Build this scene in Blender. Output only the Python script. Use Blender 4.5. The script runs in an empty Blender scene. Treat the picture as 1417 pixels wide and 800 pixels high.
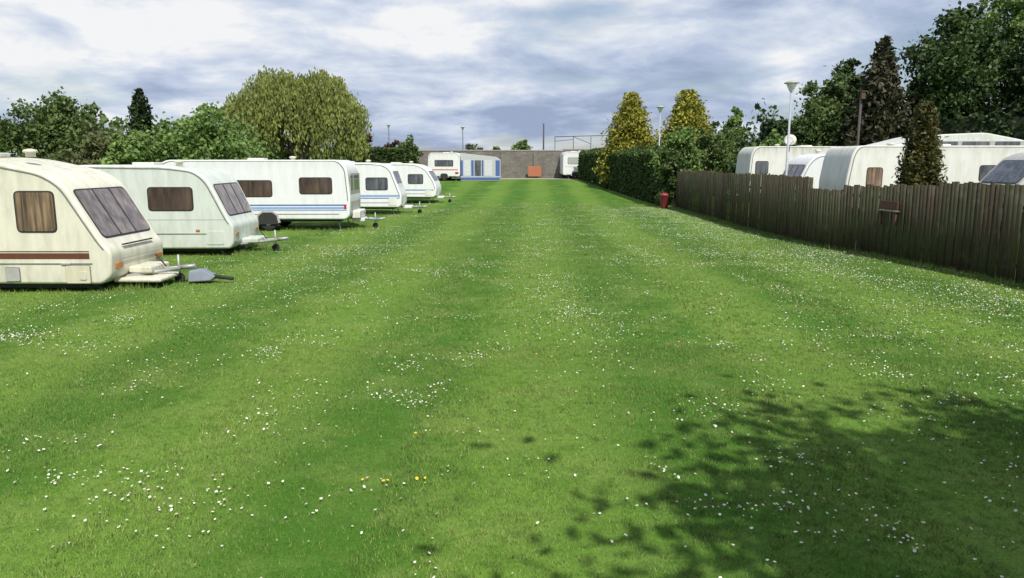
import bpy, bmesh, math, random
import numpy as np
from mathutils import Vector, Matrix
random.seed(7); rng=np.random.default_rng(7)
S=bpy.context.scene
S.view_settings.view_transform='Standard'; S.view_settings.look='None'; S.view_settings.exposure=0
COL=S.collection

# ---------------- terrain ----------------
FEN=[(-40,13.5),(4,11.6),(10,11.0),(14.8,10.5),(19.7,9.9),(22.5,9.3),(28,9.0),(40,9.1),(44,8.9),(70,6.9),(80,6.4),(500,6.4)]
def fx(y): return np.interp(y,[a for a,b in FEN],[b for a,b in FEN])
def sm(a,b,t):
    t=np.clip((np.asarray(t,float)-a)/(b-a),0,1); return t*t*(3-2*t)
def H(x,y):
    x=np.asarray(x,float); y=np.asarray(y,float)
    h=0.88*sm(44,78,y)
    h=h+0.5*sm(0.25,2.2,x-fx(y))
    h=h+0.02*np.sin(x*0.5+1)*np.sin(y*0.33)
    return h
def Hf(x,y): return float(H(x,y))

# ---------------- node helpers ----------------
def new_mat(name):
    m=bpy.data.materials.new(name); m.use_nodes=True
    nt=m.node_tree; return m,nt,nt.nodes['Principled BSDF']
def N(nt,t,**kw):
    n=nt.nodes.new(t)
    for k,v in kw.items():
        if k in n.inputs: n.inputs[k].default_value=v
        else: setattr(n,k,v)
    return n
def mathn(nt,op,a,b=None,c=None,clamp=False):
    n=nt.nodes.new('ShaderNodeMath'); n.operation=op; n.use_clamp=clamp
    for i,v in enumerate((a,b,c)):
        if v is None: continue
        if isinstance(v,(int,float)): n.inputs[i].default_value=v
        else: nt.links.new(v,n.inputs[i])
    return n.outputs[0]
def mixc(nt,f,a,b,bt='MIX'):
    n=nt.nodes.new('ShaderNodeMix'); n.data_type='RGBA'; n.blend_type=bt
    for i,v in ((0,f),(6,a),(7,b)):
        if isinstance(v,(int,float)): n.inputs[i].default_value=v
        elif isinstance(v,tuple): n.inputs[i].default_value=(*v[:3],1)
        else: nt.links.new(v,n.inputs[i])
    return n.outputs[2]
def ramp(nt,f,stops):
    n=nt.nodes.new('ShaderNodeValToRGB'); e=n.color_ramp.elements
    while len(e)<len(stops): e.new(0.5)
    for k,(p,c) in zip(e,stops):
        k.position=p; k.color=(*c,1) if isinstance(c,tuple) else (c,c,c,1)
    nt.links.new(f,n.inputs[0]); return n.outputs[0]
def noise(nt,vec,scale,detail=4,rough=0.55,dist=0):
    n=N(nt,'ShaderNodeTexNoise'); n.inputs['Scale'].default_value=scale
    n.inputs['Detail'].default_value=detail; n.inputs['Roughness'].default_value=rough
    n.inputs['Distortion'].default_value=dist
    if vec is not None: nt.links.new(vec,n.inputs['Vector'])
    return n.outputs[0]

def paint(name,col,rough=0.35,dirt=0.25,dirtcol=(0.30,0.31,0.2),metal=0.0,scale=1.5):
    m,nt,b=new_mat(name)
    tc=N(nt,'ShaderNodeTexCoord').outputs['Object']
    mp=N(nt,'ShaderNodeMapping'); mp.inputs['Scale'].default_value=(1,1,0.25); nt.links.new(tc,mp.inputs[0])
    n1=noise(nt,mp.outputs[0],scale*3,6,0.65); n2=noise(nt,tc,scale*0.8,3)
    f=mathn(nt,'MULTIPLY',ramp(nt,n1,[(0.42,0.0),(0.75,1.0)]),n2)
    sep=N(nt,'ShaderNodeSeparateXYZ'); nt.links.new(tc,sep.inputs[0])
    low=mathn(nt,'MULTIPLY',mathn(nt,'SUBTRACT',0.9,sep.outputs[2],clamp=True),0.6)
    # algae along the roof
    hi=mathn(nt,'MULTIPLY',mathn(nt,'SUBTRACT',sep.outputs[2],2.2,clamp=True),1.6)
    f=mathn(nt,'ADD',f,mathn(nt,'MULTIPLY',mathn(nt,'ADD',low,hi),n1))
    f=mathn(nt,'MULTIPLY',f,dirt*2.0,clamp=True)
    c=mixc(nt,f,col,dirtcol); nt.links.new(c,b.inputs['Base Color'])
    b.inputs['Metallic'].default_value=metal
    nt.links.new(mathn(nt,'MULTIPLY_ADD',n1,0.35,rough-0.1),b.inputs['Roughness'])
    return m
def simple(name,col,rough=0.6,metal=0.0,var=0.25,scale=8,spec=0.5):
    m,nt,b=new_mat(name)
    tc=N(nt,'ShaderNodeTexCoord').outputs['Object']
    n1=noise(nt,tc,scale,5)
    c=mixc(nt,n1,tuple(v*(1-var) for v in col),tuple(min(1,v*(1+var)) for v in col))
    nt.links.new(c,b.inputs['Base Color']); b.inputs['Roughness'].default_value=rough
    b.inputs['Metallic'].default_value=metal; b.inputs['Specular IOR Level'].default_value=spec
    return m
def curtain_glass(name,a,b_,scale=9,axis=0,spec=0.5):
    m,nt,b=new_mat(name)
    tc=N(nt,'ShaderNodeTexCoord').outputs['Object']
    mp=N(nt,'ShaderNodeMapping'); mp.inputs['Scale'].default_value=(scale,scale,0.5); nt.links.new(tc,mp.inputs[0])
    f=noise(nt,mp.outputs[0],1.6,4,0.6,0.3)
    c=mixc(nt,ramp(nt,f,[(0.36,0.0),(0.62,1.0)]),a,b_)
    f2=noise(nt,tc,2.0,2); c=mixc(nt,mathn(nt,'MULTIPLY',ramp(nt,f2,[(0.4,0.0),(0.6,1.0)]),0.4),c,a)
    nt.links.new(c,b.inputs['Base Color'])
    b.inputs['Roughness'].default_value=0.6
    b.inputs['Coat Weight'].default_value=1.0; b.inputs['Coat Roughness'].default_value=0.04
    return m

M={}
M['cream']=paint('caravan_cream',(0.76,0.73,0.60),0.4,0.42)
M['mint']=paint('caravan_pale',(0.66,0.71,0.65),0.4,0.38)
M['white']=paint('caravan_white',(0.80,0.81,0.81),0.35,0.20)
M['white2']=paint('caravan_white_b',(0.76,0.76,0.71),0.45,0.35)
M['locker']=paint('locker_plastic',(0.70,0.68,0.55),0.5,0.3)
M['locker_y']=paint('locker_yellowed',(0.70,0.65,0.48),0.5,0.3)
M['brown']=simple('brown_stripe',(0.13,0.045,0.025),0.5)
M['blue']=simple('blue_stripe',(0.06,0.15,0.42),0.5)
M['lblue']=simple('light_blue_stripe',(0.25,0.38,0.62),0.5)
M['rub']=simple('rubber_trim',(0.03,0.03,0.03),0.6)
M['alu']=simple('aluminium_trim',(0.30,0.30,0.28),0.45,0.5)
M['greytrim']=simple('grey_trim',(0.40,0.40,0.37),0.55)
M['tyre']=simple('tyre',(0.025,0.025,0.025),0.8)
M['hub']=simple('hub',(0.5,0.5,0.5),0.4,0.5)
M['galv']=simple('galvanised_steel',(0.38,0.39,0.38),0.5,0.4)
M['dark']=simple('underbody',(0.03,0.03,0.03),0.9)
M['cover']=simple('hitch_cover_fabric',(0.20,0.23,0.27),0.8)
M['glass_c']=curtain_glass('glass_with_curtains',(0.06,0.035,0.025),(0.32,0.21,0.13),9)
M['glass_d']=curtain_glass('glass_dark_brown',(0.03,0.018,0.013),(0.11,0.07,0.045),4)
M['glass_f']=curtain_glass('glass_front',(0.09,0.07,0.065),(0.30,0.24,0.21),4,axis=1)
M['glass_b']=curtain_glass('glass_bluegrey',(0.03,0.035,0.045),(0.14,0.15,0.17),4)
M['red']=simple('red_lens',(0.45,0.03,0.02),0.3)
M['amber']=simple('amber_lens',(0.5,0.18,0.03),0.3)
M['paint_red']=simple('red_plastic',(0.26,0.03,0.045),0.5)
M['orange']=simple('orange_brick_board',(0.42,0.15,0.08),0.8)

# ---------------- mesh helpers ----------------
def empty(name,loc=(0,0,0),rz=0):
    o=bpy.data.objects.new(name,None); COL.objects.link(o); o.location=loc; o.rotation_euler[2]=rz
    o.empty_display_size=0.2; return o
def obj(name,verts,faces,mat,parent=None,smooth=False):
    me=bpy.data.meshes.new(name); me.from_pydata([tuple(v) for v in verts],[],faces)
    if smooth: me.polygons.foreach_set('use_smooth',[True]*len(me.polygons))
    me.materials.append(mat); me.update()
    o=bpy.data.objects.new(name,me); COL.objects.link(o)
    if parent: o.parent=parent
    return o
def fixn(o):
    bm=bmesh.new(); bm.from_mesh(o.data); bmesh.ops.recalc_face_normals(bm,faces=bm.faces); bm.to_mesh(o.data); bm.free()
def bev(o,w,seg=2,ang=30):
    b=o.modifiers.new('bevel','BEVEL'); b.width=w; b.segments=seg; b.limit_method='ANGLE'; b.angle_limit=math.radians(ang); b.harden_normals=True
    o.data.polygons.foreach_set('use_smooth',[True]*len(o.data.polygons))
def box(name,x0,x1,y0,y1,z0,z1,mat,parent=None,bw=0):
    v=[(x0,y0,z0),(x1,y0,z0),(x1,y1,z0),(x0,y1,z0),(x0,y0,z1),(x1,y0,z1),(x1,y1,z1),(x0,y1,z1)]
    f=[(3,2,1,0),(4,5,6,7),(0,1,5,4),(1,2,6,5),(2,3,7,6),(3,0,4,7)]
    o=obj(name,v,f,mat,parent)
    if bw: bev(o,bw)
    return o
def fillet(pts,rs,seg=5):
    out=[];n=len(pts)
    for i in range(n):
        p=Vector(pts[i]);a=Vector(pts[i-1]);b=Vector(pts[(i+1)%n]);r=rs if isinstance(rs,(int,float)) else rs[i]
        if r<=0: out.append(tuple(p)); continue
        d1=(a-p);d2=(b-p);r1=min(r,d1.length*0.45,d2.length*0.45)
        A=p+d1.normalized()*r1;B=p+d2.normalized()*r1
        for k in range(seg+1):
            t=k/seg; out.append(tuple((1-t)**2*A+2*t*(1-t)*p+t*t*B))
    return out
def extrude_profile(name,pts,y0,y1,mat,parent,bw=0.05):
    n=len(pts)
    v=[(x,y0,z) for x,z in pts]+[(x,y1,z) for x,z in pts]
    f=[tuple(range(n)),tuple(range(2*n-1,n-1,-1))]+[(i,i+n,(i+1)%n+n,(i+1)%n) for i in range(n)]
    o=obj(name,v,f,mat,parent); fixn(o)
    if bw: bev(o,bw,3,40)
    return o
def plate(name,o,u,v,w,h,r,t,mat,parent,z0=0.0):
    u=Vector(u).normalized();v=Vector(v).normalized();n=u.cross(v);o=Vector(o)
    p=fillet([(-w/2,-h/2),(w/2,-h/2),(w/2,h/2),(-w/2,h/2)],r,4) if r>0 else [(-w/2,-h/2),(w/2,-h/2),(w/2,h/2),(-w/2,h/2)]
    k=len(p)
    vs=[o+u*a+v*b+n*z0 for a,b in p]+[o+u*a+v*b+n*(z0+t) for a,b in p]
    f=[tuple(range(k,2*k))]+[(i,(i+1)%k,(i+1)%k+k,i+k) for i in range(k)]
    return obj(name,vs,f,mat,parent)
def window(o,u,v,w,h,glass,parent,r=0.08,frame=0.03,name='window',split=0,framemat=None):
    plate(name+'_frame',o,u,v,w+2*frame,h+2*frame,r+frame,0.014,framemat or M['rub'],parent,-0.006)
    plate(name+'_glass',o,u,v,w,h,r,0.022,glass,parent,-0.006)
    if split:
        u_=Vector(u).normalized()
        for k in range(1,split):
            plate(name+'_mullion',Vector(o)+u_*(w*(k/split-0.5)),u,v,0.035,h,0,0.034,M['rub'],parent,-0.01)
def tube(name,p0,p1,r0,r1,mat,parent,seg=10):
    p0=Vector(p0);p1=Vector(p1);d=(p1-p0).normalized();a=d.orthogonal().normalized();b=d.cross(a)
    vs=[];fs=[]
    for p,r in((p0,r0),(p1,r1)):
        for i in range(seg):
            t=2*math.pi*i/seg; vs.append(p+(a*math.cos(t)+b*math.sin(t))*r)
    for i in range(seg): fs.append((i,(i+1)%seg,(i+1)%seg+seg,i+seg))
    fs.append(tuple(range(seg-1,-1,-1)));fs.append(tuple(range(seg,2*seg)))
    o=obj(name,vs,fs,mat,parent); 
    o.data.polygons.foreach_set('use_smooth',[True]*seg+[False]*2); return o
def lathe(name,c,prof,mat,parent,seg=20,axis='Z'):
    vs=[];fs=[]
    for r,z in prof:
        for i in range(seg):
            t=2*math.pi*i/seg
            p=(r*math.cos(t),r*math.sin(t),z) if axis=='Z' else (r*math.cos(t),z,r*math.sin(t))
            vs.append((c[0]+p[0],c[1]+p[1],c[2]+p[2]))
    for k in range(len(prof)-1):
        for i in range(seg):
            fs.append((k*seg+i,k*seg+(i+1)%seg,(k+1)*seg+(i+1)%seg,(k+1)*seg+i))
    fs.append(tuple(range(seg)));fs.append(tuple(range((len(prof)-1)*seg,len(prof)*seg)))
    o=obj(name,vs,fs,mat,parent,True); fixn(o)
    return o
def wheel(x,y,z,r,w,parent):
    lathe('tyre',(x,y,z),[(r*0.62,0),(r*0.92,0),(r,0.03),(r,w-0.03),(r*0.92,w),(r*0.62,w)],M['tyre'],parent,24,'Y')
    lathe('wheel_hub',(x,y-0.005,z),[(0.03,0.0),(r*0.3,0.0),(r*0.62,0.03),(r*0.63,0.06)],M['hub'],parent,20,'Y')

def caravan(name,loc,rz,L,prof,rad,body,W=2.2,wins=(),stripes=(),slope=None,axle=None,hitch=True,extras=None,skirt_z=0.45,fw=None,fglass=None):
    e=empty(name,loc,rz)
    pts=fillet(prof,rad,5)
    extrude_profile('body_shell',pts,0,W,body,e,0.06)
    top=[p for p in pts if p[1]>skirt_z+0.25]
    for ys,yo in ((-0.012,0.02),(W+0.012,W-0.02)):
        vs=[];fs=[];off=0.085
        cx=-L/2;cz=1.3
        for (x,z) in top:
            d=Vector((cx-x,cz-z)).normalized()
            a=(x+d.x*off,z+d.y*off); b=(x+d.x*(off+0.03),z+d.y*(off+0.03))
            vs+= [(a[0],ys,a[1]),(b[0],ys,b[1]),(a[0],yo,a[1]),(b[0],yo,b[1])]
        for i in range(len(top)-1):
            k=4*i; fs+=[(k,k+1,k+5,k+4),(k,k+4,k+6,k+2),(k+1,k+3,k+7,k+5)]
        obj('awning_rail',vs,fs,M['alu'],e)
    box('floor_pan',-L+0.35,-0.35,0.12,W-0.12,prof[0][1]-0.08,prof[0][1]+0.02,M['dark'],e)
    ax=axle if axle is not None else -L*0.52
    for yy in (0.02,W-0.22): wheel(ax,yy,0.31,0.31,0.18,e)
    pl=[( ax-0.45,0.31),(ax-0.38,0.62),(ax-0.2,0.74),(ax+0.2,0.74),(ax+0.38,0.62),(ax+0.45,0.31)]
    extrude_profile('wheel_arch',pl,-0.025,0.05,M['greytrim'],e,0)
    extrude_profile('wheel_arch_recess',[(ax+(x-ax)*0.86,z-0.05) for x,z in pl],-0.03,0.05,M['dark'],e,0)
    for x in (-0.5,-L+0.5):
        for y in (0.25,W-0.25):
            tube('corner_steady',(x,y,prof[0][1]),(x+0.12,y,0.03),0.025,0.02,M['galv'],e,6)
            box('steady_foot',x+0.05,x+0.19,y-0.06,y+0.06,0.0,0.03,M['galv'],e)
    for (xc,zc,w,h,g) in wins:
        window((xc,0,zc),(1,0,0),(0,0,1),w,h,g,e)
        window((xc,W,zc),(-1,0,0),(0,0,1),w,h,g,e)
    for (x0,x1,z0,z1,mt) in stripes:
        plate('stripe',((x0+x1)/2,0,(z0+z1)/2),(1,0,0),(0,0,1),x1-x0,z1-z0,0,0.004,mt,e,0.0)
    plate('skirt_moulding',(-L/2,0,skirt_z+0.01),(1,0,0),(0,0,1),L-0.75,0.02,0,0.012,M['alu'],e)
    if slope:
        (xa,za),(xb,zb)=slope
        v=Vector((xb-xa,0,zb-za)); h=v.length; c=Vector(((xa+xb)/2,W/2,(za+zb)/2))
        window(c,(0,1,0),v,fw or W-0.35,h,fglass or M['glass_f'],e,0.1,0.035,'front_window',3)
    zf=prof[0][1]
    if hitch:
        for y in (W/2-0.55,W/2+0.55):
            tube('a_frame',(-0.3,y,zf+0.04),(0.85,W/2+(0.06 if y>W/2 else -0.06),0.34),0.04,0.04,M['galv'],e,6)
        tube('coupling',(0.8,W/2,0.34),(1.15,W/2,0.38),0.05,0.045,M['galv'],e,8)
        tube('jockey_stem',(0.75,W/2+0.1,0.6),(0.75,W/2+0.1,0.12),0.025,0.025,M['galv'],e,8)
        lathe('jockey_wheel',(0.75,W/2+0.07,0.11),[(0.03,0),(0.1,0),(0.11,0.02),(0.1,0.06),(0.03,0.06)],M['tyre'],e,14,'Y')
        tube('handbrake',(0.55,W/2-0.03,0.37),(0.35,W/2-0.03,0.62),0.015,0.02,M['rub'],e,6)
        box('front_fairing',-0.05,0.42,W/2-0.42,W/2+0.42,0.28,0.42,body,e,0.04)
    zt=max(p[1] for p in prof)
    box('roof_light',-L*0.5-0.3,-L*0.5+0.3,W/2-0.3,W/2+0.3,zt-0.02,zt+0.07,M['white2'],e,0.03)
    lathe('roof_vent',(-L*0.3,W*0.3,zt-0.02),[(0.09,0),(0.09,0.08),(0.14,0.09),(0.12,0.14),(0.03,0.16)],M['locker'],e,12)
    if extras: extras(e,W)
    return e

# --------- caravan 1 (nearest) ----------
def ex1(e,W):
    for x,w,h,z,m in ((-1.93,0.26,0.26,0.36,M['greytrim']),(-0.66,0.46,0.34,0.36,M['locker_y']),(-3.0,0.4,0.3,0.42,M['greytrim'])):
        plate('service_hatch_rim',(x,0,z),(1,0,0),(0,0,1),w+0.03,h+0.03,0.04,0.010,M['alu'],e)
        plate('service_hatch',(x,0,z),(1,0,0),(0,0,1),w,h,0.03,0.026,m,e)
    plate('hatch_socket',(-0.56,0,0.34),(1,0,0),(0,0,1),0.14,0.16,0.03,0.04,M['locker'],e)
    plate('small_vent',(-0.88,0,0.57),(1,0,0),(0,0,1),0.18,0.025,0,0.03,M['greytrim'],e)
    for y in (0.28,W-0.28):
        box('front_light_cluster',-0.03,0.02,y-0.12,y+0.12,0.46,0.56,M['amber'],e,0.01)
    plate('front_locker_seam',(0.004,W/2,0.62),(0,1,0),(0,0,1),W-0.5,0.015,0,0.012,M['greytrim'],e)
    box('front_grab_rail',-0.04,0.0,0.5,W-0.5,0.88,0.905,M['rub'],e)
    box('chassis_fairing',-0.2,0.75,W/2-0.75,W/2+0.2,0.14,0.23,M['cream'],e,0.04)
    a=.38
    o=obj('hitch_cover',[( .66+a,.90,.05),(1.1+a,.96,.07),(1.1+a,1.26,.07),(.66+a,1.3,.05),(.66+a,.94,.29),(.90+a,1.0,.32),(.92+a,1.2,.32),(.66+a,1.26,.29),(1.2+a,1.02,.16),(1.2+a,1.22,.16)],
      [(0,1,5,4),(3,7,6,2),(4,5,6,7),(0,4,7,3),(1,8,5),(2,6,9),(8,9,6,5),(1,2,9,8),(0,3,2,1)],M['cover'],e,True); bev(o,0.04,3)
    tube('hitch_lock',(1.5,1.1,0.16),(1.95,1.0,0.12),0.045,0.035,M['dark'],e,8)
P1=[(-0.22,0.16),(-0.03,0.32),(0,0.78),(-0.14,0.96),(-0.78,2.08),(-1.15,2.32),(-2.4,2.60),(-4.4,2.63),(-5.5,2.35),(-5.9,1.0),(-5.7,0.18)]
caravan('touring_caravan',(-7.75,14.2,0),0,5.9,P1,[.1,.1,.12,.15,.25,.3,.5,.5,.3,.2,.1],M['cream'],
  wins=[(-1.37,1.57,0.72,0.74,M['glass_c']),(-3.2,1.5,1.1,0.7,M['glass_c'])],
  stripes=[(-5.5,-0.42,0.66,0.775,M['brown']),(-5.5,-0.42,0.795,0.815,M['brown'])],
  slope=((-0.20,1.07),(-0.71,1.96)),axle=-3.9,extras=ex1,skirt_z=0.56)
# --------- caravan 2 ----------
def ex2(e,W):
    plate('gas_locker',(-0.5,0,0.5),(1,0,0),(0,0,1),0.45,0.36,0.05,0.014,M['mint'],e)
    plate('side_marker',(-0.95,0,0.7),(1,0,0),(0,0,1),0.10,0.05,0,0.02,M['amber'],e)
    for y in (0.28,W-0.28): box('front_light_cluster',-0.03,0.02,y-0.1,y+0.1,0.55,0.63,M['amber'],e,0.01)
P2=[(-0.12,0.2),(-0.02,0.34),(0,0.82),(-0.10,0.97),(-0.58,2.02),(-0.9,2.3),(-1.8,2.44),(-4.2,2.44),(-5.0,2.2),(-5.3,1.0),(-5.2,0.2)]
caravan('touring_caravan',(-7.5,19.9,0),0.02,5.3,P2,[.1,.1,.1,.15,.25,.3,.5,.4,.3,.2,.1],M['mint'],
  wins=[(-1.62,1.54,1.15,0.58,M['glass_d']),(-3.6,1.54,0.9,0.58,M['glass_d'])],
  stripes=[(-5.0,-0.2,0.98,0.995,M['greytrim'])],slope=((-0.16,1.10),(-0.52,1.9)),axle=-2.9,extras=ex2,skirt_z=0.6)
# --------- caravan 3 ----------
def ex3(e,W):
    plate('grey_corner_panel',(0.04,W/2,1.35),(0,1,0),(0,0,1),W-0.3,1.5,0.1,0.02,M['greytrim'],e,-0.02)
    window((0.025,0.45,1.75),(0,1,0),(0,0,1),0.45,0.55,M['glass_b'],e,0.05,0.03,'end_window')
    window((0.025,1.45,1.75),(0,1,0),(0,0,1),1.0,0.55,M['glass_b'],e,0.05,0.03,'end_window')
    box('gas_box',-0.02,0.3,0.5,W-0.5,0.42,0.72,M['white2'],e,0.05)
    plate('side_marker',(-0.15,0,0.9),(1,0,0),(0,0,1),0.08,0.16,0,0.02,M['red'],e)
    plate('fridge_vent',(-4.9,0,1.1),(1,0,0),(0,0,1),0.5,0.25,0.02,0.02,M['greytrim'],e)
P3=[(-0.15,0.42),(0.0,0.55),(0.05,1.2),(-0.04,2.3),(-0.3,2.6),(-6.6,2.6),(-7.0,2.3),(-7.25,1.4),(-7.0,0.45)]
caravan('touring_caravan',(-6.0,27.4,0),0.03,7.2,P3,[.1,.1,.1,.2,.2,.25,.2,.3,.2],M['white'],W=2.3,
  wins=[(-3.5,1.56,1.38,0.56,M['glass_d']),(-1.2,1.66,1.15,0.56,M['glass_d']),(-5.9,1.56,1.0,0.56,M['glass_d'])],
  stripes=[(-7.05,-0.1,0.93,0.98,M['blue']),(-7.0,-0.1,0.80,0.89,M['lblue']),(-6.9,-0.1,0.75,0.77,M['blue'])],axle=-3.0,extras=ex3,skirt_z=0.62)
# --------- caravan 4,5 ----------
P4=[(-0.12,0.38),(0,0.5),(0.02,0.95),(-0.08,1.2),(-0.42,2.15),(-0.75,2.42),(-1.5,2.5),(-4.6,2.5),(-5.2,2.2),(-5.4,1.0),(-5.3,0.4)]
def ex4(e,W):
    plate('gas_locker',(-0.4,0,0.66),(1,0,0),(0,0,1),0.4,0.35,0.05,0.014,M['white2'],e)
caravan('touring_caravan',(-5.3,35.6,0),0.02,5.4,P4,[.1,.1,.1,.2,.25,.3,.4,.4,.3,.2,.1],M['white'],
  wins=[(-1.15,1.5,1.0,0.55,M['glass_b']),(-2.9,1.5,1.0,0.55,M['glass_b'])],
  stripes=[(-5.2,-0.1,0.88,0.98,M['lblue']),(-5.2,-0.1,0.8,0.84,M['blue'])],slope=((-0.14,1.3),(-0.38,2.05)),extras=ex4,skirt_z=0.6)
P5=[(-0.12,0.38),(0.05,0.5),(0.1,0.9),(-0.02,1.3),(-0.45,2.05),(-0.95,2.35),(-1.6,2.45),(-4.2,2.45),(-4.9,2.2),(-5.2,1.0),(-5.0,0.4)]
caravan('touring_caravan',(-4.75,46.0,Hf(-5,46)),-0.05,5.2,P5,[.1,.1,.2,.4,.35,.4,.4,.4,.3,.2,.1],M['white'],
  wins=[(-1.2,1.5,0.9,0.55,M['glass_b']),(-2.6,1.5,0.8,0.55,M['glass_b'])],
  stripes=[(-5.0,-0.1,0.8,0.86,M['blue'])],slope=((-0.08,1.38),(-0.40,1.95)),extras=ex4,skirt_z=0.6)

# --------- right-side caravans behind fence ----------
def cR(name,x,y,L,prof,rad,body,wins,rz=0,slope=None,stripes=(),hitch=True,W=2.3,extras=None):
    e=caravan(name,(x,y+W,Hf(x+2,y)),math.pi+rz,L,prof,rad,body,W=W,wins=wins,stripes=(),slope=slope,hitch=hitch,extras=extras)
    for (x0,x1,z0,z1,mt) in stripes:
        plate('stripe',((x0+x1)/2,W,(z0+z1)/2),(-1,0,0),(0,0,1),x1-x0,z1-z0,0,0.004,mt,e,0.0)
    return e
PA=[(-0.12,0.4),(0,0.5),(0.03,1.3),(-0.12,2.25),(-0.3,2.56),(-6.6,2.56),(-7.2,2.4),(-7.4,1.2),(-7.2,0.4)]
RA=[.1,.1,.2,.2,.2,.3,.3,.2,.1]
cR('touring_caravan',11.55,25.8,7.4,PA,RA,M['white2'],[(-0.95,1.42,0.5,0.75,M['glass_c']),(-4.9,1.62,0.65,0.5,M['glass_b']),(-6.6,1.62,0.7,0.5,M['glass_d'])])
cR('touring_caravan',11.75,31.2,5.3,[(x,max(z,.4)) for x,z in P2],[.1,.1,.1,.15,.25,.3,.5,.4,.3,.2,.1],M['white'],[(-1.8,1.35,0.85,0.65,M['glass_b']),(-3.6,1.45,0.9,0.6,M['glass_b'])],slope=((-0.16,1.12),(-0.52,1.9)),stripes=[(-5,-.2,.9,.95,M['lblue'])])
cR('touring_caravan',11.9,37.5,6.2,[(x,z*1.08) for x,z in P3[:5]]+[(-5.8,2.8),(-6.1,2.4),(-6.2,1.3),(-6.0,0.45)],.2,M['white2'],[(-0.6,1.75,0.6,0.6,M['glass_b']),(-2.3,1.7,0.9,0.6,M['glass_b']),(-4.3,1.7,0.9,0.6,M['glass_b'])])
sc=empty('static_caravan',(17.2,33.5,Hf(18,33)-0.15))
extrude_profile('body_shell',[(0,0.3),(6.2,0.3),(6.2,2.5),(0,2.5)],0,3,M['white'],sc,0.03)
extrude_profile('curved_roof',fillet([(-0.45,2.86),(1.6,3.36),(3.6,3.44),(5.4,3.1),(6.3,2.78),(6.3,2.66),(-0.45,2.58)],.25,4),-0.35,3.2,M['white'],sc,0.05)
plate('window_band',(3.0,0,2.2),(1,0,0),(0,0,1),5.6,0.55,0.04,0.02,M['glass_b'],sc)
plate('roof_window',(3.2,-0.35,2.95),(1,0,0),(0,0,1),4.7,0.26,0.06,0.02,M['greytrim'],sc)
for x,w in ((1.9,1.0),(3.2,1.2),(4.6,1.1)):
    plate('roof_window',(x,-0.35,2.95),(1,0,0),(0,0,1),w,0.20,0.06,0.03,M['glass_b'],sc)
cv=empty('camper_van',(13.55,21.3,Hf(15,21.3)))
pv=fillet([(0.1,0.3),(-0.02,0.55),(0.05,1.05),(0.85,1.28),(1.65,2.15),(2.1,2.3),(5.1,2.3),(5.3,1.9),(5.35,0.5),(5.2,0.3)],[.1,.15,.2,.1,.2,.2,.2,.2,.1,.1],5)
extrude_profile('body_shell',pv,0,1.95,M['greytrim'],cv,0.08)
d=Vector((0.70,0,0.76)); window(Vector((1.25,0.975,1.72)),(0,-1,0),d,1.6,0.86,M['glass_b'],cv,0.1,0.03,'windscreen')
obj('side_window_glass',[(1.2,-0.012,1.4),(2.3,-0.012,1.4),(2.3,-0.012,2.0),(1.78,-0.012,2.0)],[(0,1,2,3)],M['glass_b'],cv)
window((3.4,0,1.7),(1,0,0),(0,0,1),1.5,0.55,M['glass_b'],cv)
for x in (0.95,4.2):
    for y in (-0.01,1.76): wheel(x,y,0.33,0.33,0.2,cv)
box('bumper',-0.08,0.15,0.05,1.9,0.35,0.55,M['greytrim'],cv,0.03)
for y in (0.2,1.5): box('headlight',-0.02,0.12,y,y+0.3,0.75,0.95,M['glass_f'],cv,0.03)

# far caravan with awning
fy=70.5; g=Hf(-5,fy)
fc=caravan('touring_caravan',(-4.9,fy,g),0.0,3.0,[(-0.05,0.4),(0,0.6),(0,2.3),(-0.2,2.62),(-2.8,2.62),(-3.0,2.3),(-3.05,0.5),(-2.9,0.4)],.15,M['white'],W=5.5,
   wins=[(-1.5,1.65,1.7,0.55,M['glass_b'])],stripes=[(-2.8,-0.2,1.0,1.08,M['red'])],hitch=False,axle=-1.5)
plate('tail_light',(-0.3,0,0.75),(1,0,0),(0,0,1),0.3,0.18,0,0.02,M['red'],fc); plate('tail_light',(-2.7,0,0.75),(1,0,0),(0,0,1),0.3,0.18,0,0.02,M['red'],fc)
aw=empty('caravan_awning',(-4.85,fy+0.2,g))
awm=simple('awning_canvas_blue',(0.07,0.13,0.36),0.8); awg=simple('awning_canvas_grey',(0.48,0.50,0.52),0.8); aww=simple('awning_window_white',(0.60,0.62,0.64),0.5)
extrude_profile('canvas_shell',[(0,0.02),(3.75,0.02),(3.75,1.95),(3.3,2.25),(0,2.6)],0,3,awg,aw,0.02)
for i,(x,w,m) in enumerate(((0.12,0.2,awm),(0.62,0.62,aww),(1.12,0.22,awm),(1.62,0.6,M['glass_b']),(2.08,0.16,awm),(2.6,0.7,aww),(3.5,0.4,awm))):
    plate('front_panel',(x,0,1.2),(1,0,0),(0,0,1),w,1.45,0.03,0.02,m,aw)
plate('skirt_band',(1.87,0,0.22),(1,0,0),(0,0,1),3.7,0.22,0,0.03,awm,aw)
fg=Hf(5.8,76)
caravan('touring_caravan',(7.6,75.0,fg),0,2.5,[(-0.05,0.4),(0,0.6),(0,2.4),(-0.2,2.7),(-2.3,2.7),(-2.5,2.4),(-2.5,0.5),(-2.4,0.4)],.15,M['white'],W=5,
   wins=[(-1.25,1.8,1.5,0.6,M['greytrim'])],stripes=[(-2.3,-.2,1.2,1.24,M['greytrim'])],hitch=False,axle=-1.25)

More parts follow.
